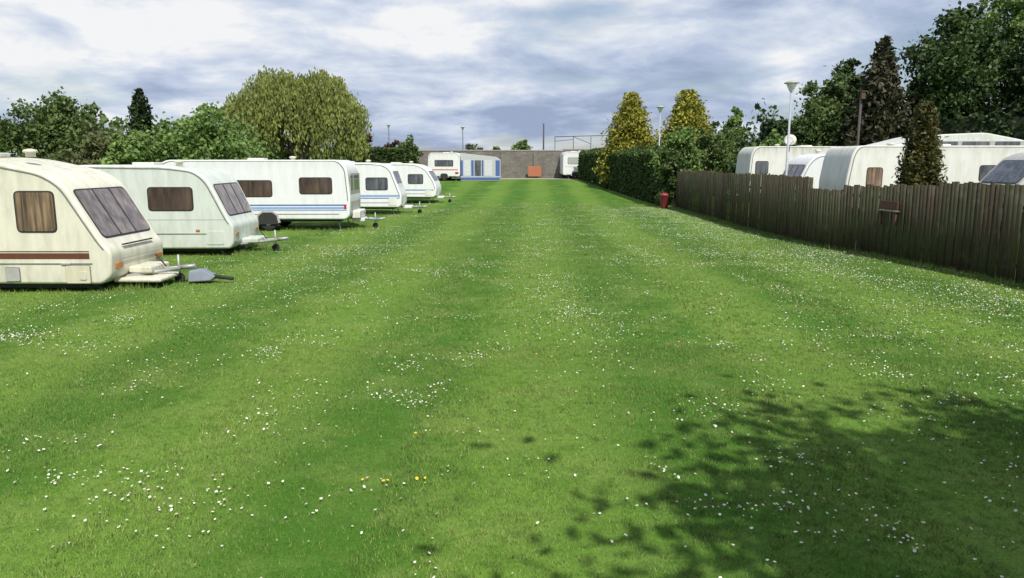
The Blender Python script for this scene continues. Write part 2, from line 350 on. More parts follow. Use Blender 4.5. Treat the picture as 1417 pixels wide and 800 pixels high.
# ---------------- grass / ground material ----------------
def grass_nodes(nt,b,blade):
    geo=N(nt,'ShaderNodeNewGeometry'); pos=geo.outputs['Position']
    sep=N(nt,'ShaderNodeSeparateXYZ'); nt.links.new(pos,sep.inputs[0])
    s=mathn(nt,'MULTIPLY_ADD',sep.outputs[1],-0.036,sep.outputs[0])
    nz=noise(nt,pos,0.20,1); nz2=noise(nt,pos,1.0,4,0.66); nz3=noise(nt,pos,4.5,3,0.68); nz4=noise(nt,pos,0.16,3,.6)
    s=mathn(nt,'ADD',s,mathn(nt,'MULTIPLY',mathn(nt,'SUBTRACT',nz,0.5),1.2))
    s=mathn(nt,'ADD',s,mathn(nt,'MULTIPLY',mathn(nt,'SUBTRACT',nz3,0.5),0.5))
    s=mathn(nt,'ADD',s,mathn(nt,'MULTIPLY',mathn(nt,'SUBTRACT',nz2,0.5),0.7))
    w=mathn(nt,'SINE',mathn(nt,'MULTIPLY',mathn(nt,'ADD',s,0.78),2*math.pi/3.2))
    w=mathn(nt,'MULTIPLY_ADD',w,0.8,0.5,clamp=True)
    c=mixc(nt,w,(0.066,0.162,0.017),(0.152,0.265,0.038))
    c=mixc(nt,mathn(nt,'MULTIPLY',ramp(nt,nz2,[(0.44,0.0),(0.66,1.0)]),0.55),c,(0.235,0.310,0.075))
    c=mixc(nt,mathn(nt,'MULTIPLY',ramp(nt,nz4,[(0.45,0.0),(0.62,1.0)]),0.28),c,(0.080,0.185,0.022))
    c=mixc(nt,mathn(nt,'MULTIPLY',ramp(nt,nz3,[(0.36,1.0),(0.50,0.0)]),0.42),c,(0.048,0.122,0.014))
    if blade:
        r=N(nt,'ShaderNodeAttribute'); r.attribute_name='rnd'
        c=mixc(nt,mathn(nt,'MULTIPLY',r.outputs['Fac'],0.5),c,(0.23,0.32,0.08))
        c=mixc(nt,mathn(nt,'MULTIPLY',ramp(nt,r.outputs['Fac'],[(0.0,1.0),(0.35,0.0)]),0.6),c,(0.033,0.09,0.010))
        c=mixc(nt,mathn(nt,'MULTIPLY',ramp(nt,r.outputs['Fac'],[(0.94,0.0),(0.97,1.0)]),0.8),c,(0.38,0.36,0.17))
        va=N(nt,'ShaderNodeVectorMath'); va.operation='MULTIPLY_ADD'; nt.links.new(geo.outputs['Normal'],va.inputs[0]); va.inputs[1].default_value=(.55,.55,.55); va.inputs[2].default_value=(0,0,1)
        vn=N(nt,'ShaderNodeVectorMath'); vn.operation='NORMALIZE'; nt.links.new(va.outputs[0],vn.inputs[0]); nt.links.new(vn.outputs[0],b.inputs['Normal'])
        nt.links.new(c,b.inputs['Base Color']); b.inputs['Roughness'].default_value=0.6
        b.inputs['Specular IOR Level'].default_value=0.15
    else:
        fine=noise(nt,pos,30,4,0.75)
        c=mixc(nt,ramp(nt,fine,[(0.35,0.55),(0.6,0.12)]),c,(0.036,0.10,0.013))
        nt.links.new(c,b.inputs['Base Color']); b.inputs['Roughness'].default_value=0.9; b.inputs['Specular IOR Level'].default_value=0.1
        bp=N(nt,'ShaderNodeBump'); bp.inputs['Strength'].default_value=0.5; bp.inputs['Distance'].default_value=0.04
        nt.links.new(noise(nt,pos,28,3,0.7),bp.inputs['Height']); nt.links.new(bp.outputs[0],b.inputs['Normal'])
mg,nt,b=new_mat('lawn'); grass_nodes(nt,b,False)
mb,nt,b=new_mat('grass_blades'); grass_nodes(nt,b,True)
xs=np.concatenate([[-600,-300,-150,-80,-50],np.arange(-30,40.1,0.5),[50,80,150,300,600]])
ys=np.concatenate([[-400,-150,-60,-30],np.arange(-12,95,0.75),[110,150,250,450,900]])
X,Y=np.meshgrid(xs,ys); Z=H(X,Y)
nx=len(xs);ny=len(ys)
vs=np.stack([X.ravel(),Y.ravel(),Z.ravel()],1)
fs=[(j*nx+i,j*nx+i+1,(j+1)*nx+i+1,(j+1)*nx+i) for j in range(ny-1) for i in range(nx-1)]
gr=obj('ground',vs,fs,mg,None,True)

def np_mesh(name,V,F,mat,attr=None,parent=None):
    me=bpy.data.meshes.new(name); n=len(V);m,k=F.shape
    me.vertices.add(n); me.vertices.foreach_set('co',V.astype(np.float32).ravel())
    me.loops.add(m*k); me.loops.foreach_set('vertex_index',F.astype(np.int32).ravel())
    me.polygons.add(m); me.polygons.foreach_set('loop_start',np.arange(0,m*k,k,dtype=np.int32))
    me.update(calc_edges=True)
    if attr is not None:
        a=me.attributes.new('rnd','FLOAT','FACE'); a.data.foreach_set('value',attr.astype(np.float32))
    me.materials.append(mat)
    o=bpy.data.objects.new(name,me); COL.objects.link(o)
    if parent: o.parent=parent
    return o

TS=2.0
def blades(p,z0,h,w,r):
    n=len(p); a=r.uniform(0,2*np.pi,n); ww=w*r.uniform(0.7,1.3,n)
    lean=r.uniform(0.1,0.9,n)*h; la=r.uniform(0,2*np.pi,n)
    V=np.zeros((n,3,3))
    V[:,0,0]=p[:,0]-np.cos(a)*ww/2; V[:,0,1]=p[:,1]-np.sin(a)*ww/2; V[:,0,2]=z0-0.005
    V[:,1,0]=p[:,0]+np.cos(a)*ww/2; V[:,1,1]=p[:,1]+np.sin(a)*ww/2; V[:,1,2]=z0-0.005
    V[:,2,0]=p[:,0]+np.cos(la)*lean; V[:,2,1]=p[:,1]+np.sin(la)*lean; V[:,2,2]=z0+h
    return V.reshape(-1,3)
def tile_mesh(nm,n,hmin,hmax,w,seed):
    r=np.random.default_rng(seed)
    p=r.uniform(-TS/2,TS/2,(n,2))
    # clumpy: pull a share of blades into little tufts
    k=n//60; cen=r.uniform(-TS/2,TS/2,(k,2)); m=n//3
    idx=r.integers(0,k,m); p[:m]=cen[idx]+r.normal(0,0.022,(m,2))
    h=r.uniform(hmin,hmax,n)*(0.8+0.4*r.random(n)); h[:m]*=1.25
    me=np_mesh('tmp',blades(p,0,h,w,r),np.arange(3*n).reshape(-1,3),mb,r.random(n))
    m=me.data; bpy.data.objects.remove(me); m.name=nm; return m
near=[tile_mesh('grass_tile_dense',22000,0.014,0.036,0.007,s) for s in (1,2,3)]
far=[tile_mesh('grass_tile',7000,0.016,0.036,0.013,s) for s in (4,5)]
vfar=[tile_mesh('grass_tile_sparse',2600,0.012,0.033,0.018,s) for s in (6,7)]
lg=empty('lawn_grass')
cnt=0
yy=3.0
while yy<44:
    half=(yy+2)*0.72+1.5
    xx=-math.ceil(min(half,12)/TS)*TS
    while xx<min(half+1,fx(yy)+0.6):
        z=Hf(xx,yy)
        me=random.choice(near if yy<11 else (far if yy<24 else vfar))
        o=bpy.data.objects.new('grass_tile',me); COL.objects.link(o); o.parent=lg
        o.location=(xx,yy,z-0.004); o.rotation_euler[2]=random.choice([0,1,2,3])*math.pi/2; cnt+=1
        xx+=TS
    yy+=TS
# longer unmown grass along the fence, the hedge foot and around the caravans
lp=[]
yy_=rng.uniform(6,43,15000); lp.append(np.stack([fx(yy_)-0.06-np.abs(rng.normal(0,0.10,15000)),yy_],1))
for (cx,cy,L_) in ((-7.75,14.2,5.7),(-7.5,19.9,5.2),(-6.0,27.4,7.1),(-5.3,35.6,5.3)):
    n_=2600; xx_=rng.uniform(cx-min(L_,6),cx+0.4,n_); lp.append(np.stack([xx_,cy+0.1+np.abs(rng.normal(0,0.35,n_))],1))
    n_=700; lp.append(np.stack([cx+rng.normal(0.3,0.35,n_),cy+rng.uniform(0.2,2.1,n_)],1))
lp=np.concatenate(lp); hh_=rng.uniform(0.05,0.15,len(lp))*(0.6+0.8*rng.random(len(lp)))
np_mesh('long_grass',blades(lp,H(lp[:,0],lp[:,1]),hh_,0.013,rng),np.arange(3*len(lp)).reshape(-1,3),mb,rng.random(len(lp)),lg)

def flower_field(name,P,rad,petal_mat,cen_mat,height=0.040):
    n=len(P); r=rad*rng.uniform(0.6,1.25,n); k=7
    tilt=rng.normal(0,0.3,(n,2))
    ang=np.linspace(0,2*np.pi,k,endpoint=False)
    V=np.zeros((n,k+1,3)); z=H(P[:,0],P[:,1])+height*rng.uniform(0.5,1.1,n)
    V[:,0,0]=P[:,0];V[:,0,1]=P[:,1];V[:,0,2]=z+0.001
    for i in range(k):
        rr=r*rng.uniform(0.8,1.1,n)
        dx=np.cos(ang[i])*rr;dy=np.sin(ang[i])*rr
        V[:,i+1,0]=P[:,0]+dx;V[:,i+1,1]=P[:,1]+dy;V[:,i+1,2]=z+dx*tilt[:,0]+dy*tilt[:,1]
    base=(np.arange(n)*(k+1))[:,None,None]
    F=np.array([[0,i+1,(i+1)%k+1] for i in range(k)])[None]+base
    o=empty(name)
    np_mesh('petals',V.reshape(-1,3),F.reshape(-1,3),petal_mat,None,o)
    if cen_mat:
        V2=np.zeros((n,4,3))
        for i in range(4):
            V2[:,i,0]=P[:,0]+np.cos(i*np.pi/2)*r*0.35;V2[:,i,1]=P[:,1]+np.sin(i*np.pi/2)*r*0.35;V2[:,i,2]=z+0.005
        np_mesh('flower_centres',V2.reshape(-1,3),np.arange(4*n).reshape(-1,4),cen_mat,None,o)
mw=simple('daisy_white',(0.70,0.72,0.62),0.8,0,0.08); my=simple('daisy_yellow',(0.7,0.45,0.03),0.7)
pts=[]
def cluster(cx,cy,sx,sy,n): pts.append(np.stack([rng.normal(cx,sx,n),rng.normal(cy,sy,n)],1))
pts.append(np.stack([rng.uniform(-12,10,3400),rng.uniform(3.5,45,3400)],1))
for _ in range(720):
    cy=3.6+ (rng.random()**1.0)*44; cx=rng.uniform(-min(11,cy*0.75+1.5),10)
    cluster(cx,cy,rng.uniform(.05,.4),rng.uniform(.05,.32),int(rng.integers(4,36)))
for _ in range(380):
    cy=rng.uniform(7,42); cx=fx(cy)-abs(rng.normal(0,2.8))-0.3
    cluster(cx,cy,rng.uniform(.12,.6),rng.uniform(.2,.8),int(rng.integers(14,70)))
for _ in range(70):
    cy=rng.uniform(8,30); cx=rng.normal(0.9,0.5)
    cluster(cx,cy,.25,.5,int(rng.integers(8,24)))
for _ in range(80):
    cy=rng.uniform(14,40); cx=rng.uniform(-6,-3)
    cluster(cx,cy,.4,.6,int(rng.integers(10,40)))
cluster(-7.3,10.4,.4,.20,320);cluster(-6.0,9.8,.4,.2,60);cluster(-1.2,7.7,.3,.10,50);cluster(-1.0,7.4,.15,.08,30);cluster(1.15,12.4,.25,.3,120)
cluster(-4.5,21,.8,.9,380);cluster(3.0,5.0,.6,.3,45);cluster(2.4,6.0,.2,.2,50);cluster(-3,5.5,.5,.2,50);cluster(-2.3,5.1,.4,.15,35)
P=np.concatenate(pts); P=P[(P[:,0]<fx(P[:,1])-0.1)&(P[:,0]>-12.5)&(P[:,1]>3.2)]
flower_field('daisies',P,0.0102,mw,my)
dp=[]
for c in ((-0.95,5.45,.12,6),(-2.8,9.5,.9,10),(-0.4,6.7,.8,5),(2.2,9,1.5,6),(-5.3,11.5,.6,6)):
    dp.append(np.stack([rng.normal(c[0],c[2],c[3]),rng.normal(c[1],c[2]*0.4,c[3])],1))
flower_field('dandelions',np.concatenate(dp),0.013,simple('dandelion_yellow',(0.75,0.48,0.03),0.7),None,0.035)

# ---------------- foliage ----------------
def leaf_mat(name,dark,light,trans=0.25,scale=0.6):
    m,nt,b=new_mat(name)
    r=N(nt,'ShaderNodeAttribute'); r.attribute_name='rnd'
    pos=N(nt,'ShaderNodeNewGeometry').outputs['Position']
    n1=noise(nt,pos,scale,2)
    f=mathn(nt,'ADD',mathn(nt,'MULTIPLY',r.outputs['Fac'],0.55),mathn(nt,'MULTIPLY',ramp(nt,n1,[(0.35,0.0),(0.65,1.0)]),0.45))
    c=mixc(nt,f,dark,light); nt.links.new(c,b.inputs['Base Color'])
    b.inputs['Roughness'].default_value=0.55; b.inputs['Specular IOR Level'].default_value=0.3
    tr=N(nt,'ShaderNodeBsdfTranslucent'); nt.links.new(c,tr.inputs[0])
    mx=N(nt,'ShaderNodeMixShader'); mx.inputs[0].default_value=trans
    out=[n for n in nt.nodes if n.type=='OUTPUT_MATERIAL'][0]
    nt.links.new(b.outputs[0],mx.inputs[1]); nt.links.new(tr.outputs[0],mx.inputs[2]); nt.links.new(mx.outputs[0],out.inputs[0])
    return m
def leaves(name,C,size,mat,parent,asp=1.6,down=False):
    n=len(C); s=size*rng.uniform(0.6,1.4,n)
    a=rng.normal(size=(n,3)); 
    if down: a=a*0.25+np.array([0,0,-1])
    a/=np.linalg.norm(a,axis=1)[:,None]
    q=rng.normal(size=(n,3)); b=np.cross(a,q); b/=np.linalg.norm(b,axis=1)[:,None]
    a=a*(s*asp/2)[:,None]; b=b*(s/2)[:,None]
    V=np.stack([C-a,C+b-a*0.1,C+a,C-b-a*0.1],1).reshape(-1,3)
    return np_mesh(name,V,np.arange(4*n).reshape(-1,4),mat,rng.random(n),parent)
bark=simple('bark',(0.12,0.09,0.065),0.9,0,0.4,5)
bark2=simple('bark_dark',(0.06,0.045,0.035),0.9,0,0.4,5)
def limb(path,radii,parent,mat,seg=8,name='trunk'):
    vs=[];fs=[];path=[Vector(p) for p in path]
    for k,(p,r) in enumerate(zip(path,radii)):
        d=(path[min(k+1,len(path)-1)]-path[max(k-1,0)]).normalized(); a=Vector((1,0,0)) if abs(d.x)<.8 else Vector((0,1,0))
        a=(a-d*a.dot(d)).normalized(); b=d.cross(a)
        for i in range(seg):
            t=2*math.pi*i/seg; vs.append(p+(a*math.cos(t)+b*math.sin(t))*r)
    for k in range(len(path)-1):
        for i in range(seg): fs.append((k*seg+i,k*seg+(i+1)%seg,(k+1)*seg+(i+1)%seg,(k+1)*seg+i))
    obj(name,vs,fs,mat,parent,True)
def branchwork(e,h,targets,r0,mat):
    fork=h*0.35
    tp=Vector((rng.normal(0,.1),rng.normal(0,.1),fork))
    limb([(0,0,-0.1),(0.03,0,fork*0.5),tp],[r0*1.25,r0,r0*0.8],e,mat)
    for t in targets:
        t=Vector(t); mid=tp.lerp(t,0.5)+Vector((rng.normal(0,.2),rng.normal(0,.2),0.25))
        limb([tp-Vector((0,0,.15)),mid,t],[r0*0.55,r0*0.32,r0*0.08],e,mat,6,'limb')
def crown_points(blobs,n,clump=0.28,shell=0.72):
    vol=np.array([(b[3]*b[4]*b[5])**(2/3) for b in blobs]); w=vol/vol.sum(); out=[]
    for b,wi in zip(blobs,w):
        k=max(12,int(n*wi/70)); d=rng.normal(size=(k,3)); d/=np.linalg.norm(d,axis=1)[:,None]
        rr=rng.uniform(shell**2,1.05,k)**0.5*(0.85+0.4*rng.random(k))
        cc=np.array(b[:3])+d*rr[:,None]*np.array(b[3:6])
        m=int(n*wi); idx=rng.integers(0,k,m); R=min(b[3:6])
        sc=(clump*R*rng.uniform(0.4,1.2,k))[idx]
        out.append(cc[idx]+rng.normal(size=(m,3))*sc[:,None]*np.array([1,1,0.75]))
        q=int(m*0.18); d=rng.normal(size=(q,3)); d/=np.linalg.norm(d,axis=1)[:,None]
        out.append(np.array(b[:3])+d*(rng.random(q)**0.5*0.75)[:,None]*np.array(b[3:6]))
    return np.concatenate(out)
def blobs_for(h,w,k,zlo=0.3,seed=0,point=0.0):
    r=np.random.default_rng(seed); bl=[]
    for i in range(k):
        t=(i+0.5)/k; z=h*(zlo+(1-zlo)*t*0.88)
        env=math.sin(math.pi*min(1,0.2+0.72*t))**0.7*(1-point*t)
        a=i*2.4+r.uniform(-.5,.5); off=w*0.5*env*r.uniform(.25,.62)
        s=w*0.5*env*r.uniform(.42,.62)
        bl.append((math.cos(a)*off,math.sin(a)*off,min(z,h-s*0.9),s,s,s*r.uniform(.75,1.05)))
    bl.append((0,0,h*(zlo+(1-zlo)*0.42),w*0.30,w*0.30,h*(1-zlo)*0.36))
    return bl
def tree(name,x,y,h,w,n,size,mat,k=9,zlo=0.25,seed=0,point=0.0,bk=None,r0=0.2,clump=.28):
    e=empty(name,(x,y,Hf(x,y))); bl=blobs_for(h,w,k,zlo,seed,point)
    branchwork(e,h,[(b[0],b[1],b[2]) for b in bl[:-1]],r0,bk or bark)
    P=crown_points(bl,n,clump); P=P[P[:,2]>0.05]
    leaves('foliage',P,size,mat,e); return e
def conifer(name,x,y,h,w,n,size,mat,rag=0.15,zlo=0.03,seed=1,belly=0.0,asp=2.2):
    r=np.random.default_rng(seed)
    e=empty(name,(x,y,Hf(x,y))); limb([(0,0,-0.1),(0,0,h*0.5),(0,0,h*0.96)],[w*0.06+.05,w*0.035+.03,0.015],e,bark2)
    nb=int(70+h*14); out=[]
    for i in range(nb):
        t=(i+0.5)/nb; z=h*(zlo+(1-zlo)*t); R=w*0.5*((1-t)**(0.85-belly*0.4))*(1+rag*r.normal())
        if t<0.12: R*=0.75+2*t
        a=i*2.39996+r.normal()*0.2; m=max(8,int(n/nb*(1.9*(1-t)+0.15)))
        u=r.random(m)**0.6
        rad=u*R; px=np.cos(a)*rad+r.normal(size=m)*R*0.16; py=np.sin(a)*rad+r.normal(size=m)*R*0.16
        pz=z+ (0.15*R - 0.35*rad*u)*0.8+r.normal(size=m)*(0.03*h+0.04)*0.8
        out.append(np.stack([px,py,np.minimum(pz,h-0.1*r.random(m))],1))
    P=np.concatenate(out); P=P[P[:,2]>0.02]
    leaves('foliage',P,size,mat,e,asp); return e

L_mid=leaf_mat('foliage_mid',(0.05,0.085,0.025),(0.17,0.24,0.07))
L_bright=leaf_mat('foliage_bright',(0.08,0.15,0.035),(0.25,0.36,0.10))
L_olive=leaf_mat('foliage_olive',(0.07,0.09,0.035),(0.20,0.22,0.09))
L_will=leaf_mat('foliage_willow',(0.12,0.15,0.035),(0.33,0.37,0.10),0.3)
L_dark=leaf_mat('foliage_dark',(0.012,0.028,0.010),(0.055,0.09,0.028),0.15)
L_dark2=leaf_mat('foliage_dark_tree',(0.018,0.040,0.012),(0.095,0.15,0.042),0.2)
L_brown=leaf_mat('foliage_brownish_conifer',(0.016,0.020,0.009),(0.085,0.08,0.04),0.1)
L_gold=leaf_mat('foliage_golden_conifer',(0.08,0.10,0.015),(0.46,0.43,0.06),0.2,2.0)
L_red=leaf_mat('foliage_copper',(0.03,0.012,0.014),(0.12,0.05,0.04),0.2)
L_hedge=leaf_mat('foliage_hedge',(0.020,0.045,0.010),(0.10,0.15,0.035),0.15,1.5)
L_olivecon=leaf_mat('foliage_cypress',(0.03,0.034,0.01),(0.14,0.13,0.035),0.15,2.0)

tree('deciduous_tree',-27.0,45,6.9,6.4,17000,0.15,L_mid,11,0.15,1,0.15)
tree('deciduous_tree',-32.0,44,5.8,5.0,11000,0.16,L_bright,9,0.1,2)
tree('deciduous_tree',-23.0,42,4.6,4.0,8000,0.15,L_olive,8,0.1,12)
conifer('conifer_tree',-24.0,49,7.1,2.5,9000,0.15,L_dark,0.2,0.1,3,belly=0.7)
tree('deciduous_tree',-17.6,43,5.9,6.6,19000,0.15,L_bright,12,0.1,4)
tree('bush',-20.7,41,4.6,4.2,8000,0.15,L_bright,9,0.08,5)
tree('bush',-21.5,46,4.0,4.5,6000,0.17,L_olive,8,0.08,15)
tree('bush',-29.0,39,4.0,4.0,6000,0.16,L_mid,8,0.08,16)
# willow
wl=empty('willow_tree',(-14.9,52,0)); limb([(0,0,-.1),(0.1,0,1.5),(0.2,0.1,3.2)],[.5,.42,.36],wl,bark)
wb=[(-2.9,0,5.8,1.7,2.2,1.7),(-1.3,.5,7.2,1.9,2.4,1.9),(0.3,.2,6.9,1.5,2.0,1.5),(1.9,0,7.1,1.6,2.2,1.7),(3.3,-.3,5.7,1.5,2.1,1.7),(0,-.8,5.6,2.3,2.2,2.2),(-3.8,0,4.3,1.1,1.6,1.4),(3.9,0,4.3,0.8,1.5,1.2)]
for b_ in wb: limb([(0.2,0.1,3.0),(b_[0]*.5,b_[1]*.5,(b_[2]+3.2)*.55),(b_[0],b_[1],b_[2])],[.22,.13,.04],wl,bark,6,'limb')
out=[]
for b_ in wb:
    ns=int(80*b_[3]*b_[4])
    tuft=rng.normal(size=(22,3)); tuft/=np.linalg.norm(tuft,axis=1)[:,None]
    for i in range(ns):
        d=tuft[rng.integers(22)]+rng.normal(size=3)*0.24; d/=np.linalg.norm(d); d[2]=abs(d[2])*0.95-0.1
        st=np.array(b_[:3])+d*np.array(b_[3:6])*rng.uniform(.78,1.12)
        ln=rng.uniform(.5,2.6)*(1.3 if d[2]<0.4 else 0.6); m=int(ln/0.12)+3; t=np.linspace(0,1,m)
        q=np.stack([st[0]+d[0]*0.45*np.sqrt(t),st[1]+d[1]*0.45*np.sqrt(t),st[2]-ln*t],1)+rng.normal(size=(m,3))*0.10
        out.append(q)
P=np.concatenate(out); P=P[P[:,2]>0.5]; leaves('foliage',P,0.12,L_will,wl,2.2,True)
def hedge(name,path,h0,h1,th,n,size,mat,inner=True,rough=0.08):
    e=empty(name); path=np.array(path,float)
    seg=np.diff(path,axis=0); ln=np.hypot(seg[:,0],seg[:,1]); cum=np.concatenate([[0],np.cumsum(ln)]); T=cum[-1]
    def at(s,side):
        s=np.asarray(s); x=np.interp(s,cum,path[:,0]); y=np.interp(s,cum,path[:,1])
        i=np.clip(np.searchsorted(cum,s)-1,0,len(ln)-1); nx_=seg[i,1]/ln[i]; ny_=-seg[i,0]/ln[i]
        return x+nx_*side,y+ny_*side
    hh=lambda s:h0+(h1-h0)*s/T
    k=int(T/0.5)+2; ss=np.linspace(0.1,T-0.1,k); vs=[];fs=[]
    for s in ss:
        for side,zf in ((-th/2+.12,0),(-th/2+.12,1),(th/2-.12,1),(th/2-.12,0)):
            x,y=at(s,side); vs.append((float(x),float(y),Hf(x,y)+(hh(s)-0.15)*zf))
    for i in range(k-1):
        a=4*i; fs+=[(a,a+4,a+5,a+1),(a+1,a+5,a+6,a+2),(a+2,a+6,a+7,a+3)]
    fs+=[(0,1,2,3),(4*k-4,4*k-3,4*k-2,4*k-1)]
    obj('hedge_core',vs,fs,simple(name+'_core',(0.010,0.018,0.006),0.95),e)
    s=rng.random(n)*T; r=rng.random(n); side=np.where(r<0.36,-th/2,np.where(r<0.72,th/2,rng.uniform(-th/2,th/2,n)))
    hz=hh(s); z=np.where(r<0.72,rng.random(n)*hz,hz)
    bump=np.sin(s*2.1)*np.sin(z*2.7+s)*rough+np.sin(s*5.3+z*4)*rough*.6
    side=side+np.sign(side)*np.where(r<.72,bump,0)+rng.normal(size=n)*0.05; z=z+np.where(r>=.72,bump+rng.normal(size=n)*0.06,0)
    x,y=at(s,side); P=np.stack([x,y,z+H(x,y)],1)
    m=n//12; end=np.where(rng.random(m)<.5,0,T); x,y=at(end,rng.uniform(-th/2,th/2,m)); P2=np.stack([x+rng.normal(size=m)*.05,y+rng.normal(size=m)*.05,H(x,y)+rng.random(m)*np.where(end>0,h1,h0)],1)
    leaves('foliage',np.concatenate([P,P2]),size,mat,e); return e
hedge('privet_hedge',[(9.6,43.5),(8.9,55),(7.7,70),(7.35,74)],3.15,2.55,1.5,46000,0.11,L_hedge,rough=0.05)
hedge('boundary_hedge',[(-32,34),(-24,46),(-18,57),(-14,61)],2.6,2.9,1.6,16000,0.18,L_hedge)
hedge('boundary_hedge',[(-14.5,60),(-8.6,62)],3.2,3.1,1.4,9000,0.12,L_hedge,rough=0.05)
tree('copper_bush',-13.2,68,4.8,3.0,3500,0.16,L_red,6,0.1,7)
tree('copper_bush',-11.0,70,4.3,2.2,2500,0.16,L_red,6,0.1,8)
tree('bush',-9.6,69,4.4,2.6,3000,0.16,L_mid,6,0.1,9)
tree('bush',1.0,84,4.6,2.6,3500,0.17,L_bright,6,0.1,10)
tree('bush',-1.6,90,4.0,2.0,2000,0.17,L_mid,5,0.1,11)
tree('bush',-4.6,88,4.0,3.0,2500,0.17,L_olive,5,0.1,13)
conifer('golden_conifer_tree',9.5,60.5,7.1,4.7,18000,0.13,L_gold,0.07,0.03,21,belly=0.95)
conifer('golden_conifer_tree',13.0,56,7.0,4.9,18000,0.13,L_gold,0.07,0.03,22,belly=0.95)
tree('bush',10.0,44.6,4.8,3.0,12000,0.11,L_bright,9,0.05,23)
tree('bush',9.2,42.4,3.4,1.8,6000,0.11,L_hedge,7,0.02,26)
tree('bush',12.2,46,4.3,3.4,9000,0.12,L_mid,8,0.05,24)
tree('bush',13.6,43,3.6,2.4,5000,0.12,L_dark2,7,0.05,27)
tree('deciduous_tree',18.3,62,6.8,2.6,4500,0.15,L_bright,7,0.2,25,0.3)
tree('bush',16.5,58,4.6,4.0,6000,0.15,L_mid,7,0.1,28)
tree('bush',21.0,57,5.0,4.6,7000,0.16,L_dark2,8,0.1,29)
tree('bush',19.0,54,4.2,3.6,5000,0.16,L_bright,7,0.1,39)
tree('deciduous_tree',23.9,58,8.6,5.6,15000,0.17,L_mid,11,0.1,30)
tree('deciduous_tree',27.0,61,10.8,4.8,13000,0.18,L_dark2,11,0.15,31,0.3)
conifer('conifer_tree',26.4,54.5,10.5,4.6,14000,0.2,L_brown,0.25,0.03,32,belly=0.6)
tree('deciduous_tree',32.0,55,14.2,7.5,26000,0.19,L_dark2,14,0.12,33,0.15,bark2,.3)
tree('deciduous_tree',36.8,52,12.5,7.5,24000,0.19,L_dark,14,0.1,34,0.0,bark2,.3)
tree('deciduous_tree',38.3,58,18.5,8.0,13000,0.19,L_bright,13,0.3,35,0.0,bark2,.3)
tree('deciduous_tree',44,52,14,8,16000,0.22,L_dark2,12,0.1,36,0.0,bark2,.3)
hedge('boundary_hedge',[(20,60),(27,56.5),(34,51),(46,46)],4.6,5.4,3.0,17000,0.22,L_dark,rough=0.3)
conifer('cypress_tree',11.65,21.4,3.7,1.2,18000,0.055,L_olivecon,0.10,0.02,40,belly=1.3,asp=2.6)
# tree behind the camera casting the shadow
tree('deciduous_tree',6.7,-1.55,9.0,8.8,36000,0.15,L_mid,16,0.42,51,0.0,bark,.25,.34)

# ---------------- fence ----------------
wood,nt,b=new_mat('weathered_fence_wood')
r=N(nt,'ShaderNodeAttribute'); r.attribute_name='rnd'
tc=N(nt,'ShaderNodeTexCoord').outputs['Object']
mp=N(nt,'ShaderNodeMapping'); mp.inputs['Scale'].default_value=(14,14,0.9); nt.links.new(tc,mp.inputs[0])
g1=noise(nt,mp.outputs[0],2.0,6,0.65); g2=noise(nt,tc,0.7,4); g3=noise(nt,tc,3.5,4)
c=mixc(nt,r.outputs['Fac'],(0.058,0.046,0.032),(0.135,0.105,0.070))
c=mixc(nt,ramp(nt,g1,[(0.35,0.6),(0.65,0.0)]),c,(0.028,0.022,0.015))
c=mixc(nt,mathn(nt,'MULTIPLY',ramp(nt,g2,[(0.40,0.0),(0.62,1.0)]),0.65),c,(0.070,0.088,0.040))
c=mixc(nt,mathn(nt,'MULTIPLY',ramp(nt,g3,[(0.55,0.0),(0.7,1.0)]),0.35),c,(0.17,0.15,0.12))
nt.links.new(c,b.inputs['Base Color']); b.inputs['Roughness'].default_value=0.9; b.inputs['Specular IOR Level'].default_value=0.15
bp=N(nt,'ShaderNodeBump'); bp.inputs['Strength'].default_value=0.5; bp.inputs['Distance'].default_value=0.01; nt.links.new(g1,bp.inputs['Height']); nt.links.new(bp.outputs[0],b.inputs['Normal'])
fe=empty('wooden_fence')
path=[(3.0,11.7),(10,11.0),(14.8,10.5),(19.7,9.9),(22.5,9.3),(28,9.0),(41.2,9.1)]
py=np.array([p[0] for p in path]);px=np.array([p[1] for p in path])
V=[];F=[];A=[]
def addbox(c,ex,ey,ez,ax,rnd,tilt=0,taper=0):
    n_=(-ax[1],ax[0]); base=len(V)
    for dz in (0,1):
        for sx,sy in ((-1,-1),(1,-1),(1,1),(-1,1)):
            V.append((c[0]+ax[0]*(sx*ex+dz*tilt)+n_[0]*sy*ey,c[1]+ax[1]*(sx*ex+dz*tilt)+n_[1]*sy*ey,c[2]+dz*(ez+taper*sx)))
    F.extend([[base+i for i in q] for q in ((3,2,1,0),(4,5,6,7),(0,1,5,4),(1,2,6,5),(2,3,7,6),(3,0,4,7))]); A.extend([rnd]*6)
y=3.0; panel=0; ptone=0.5; ptop=2.05
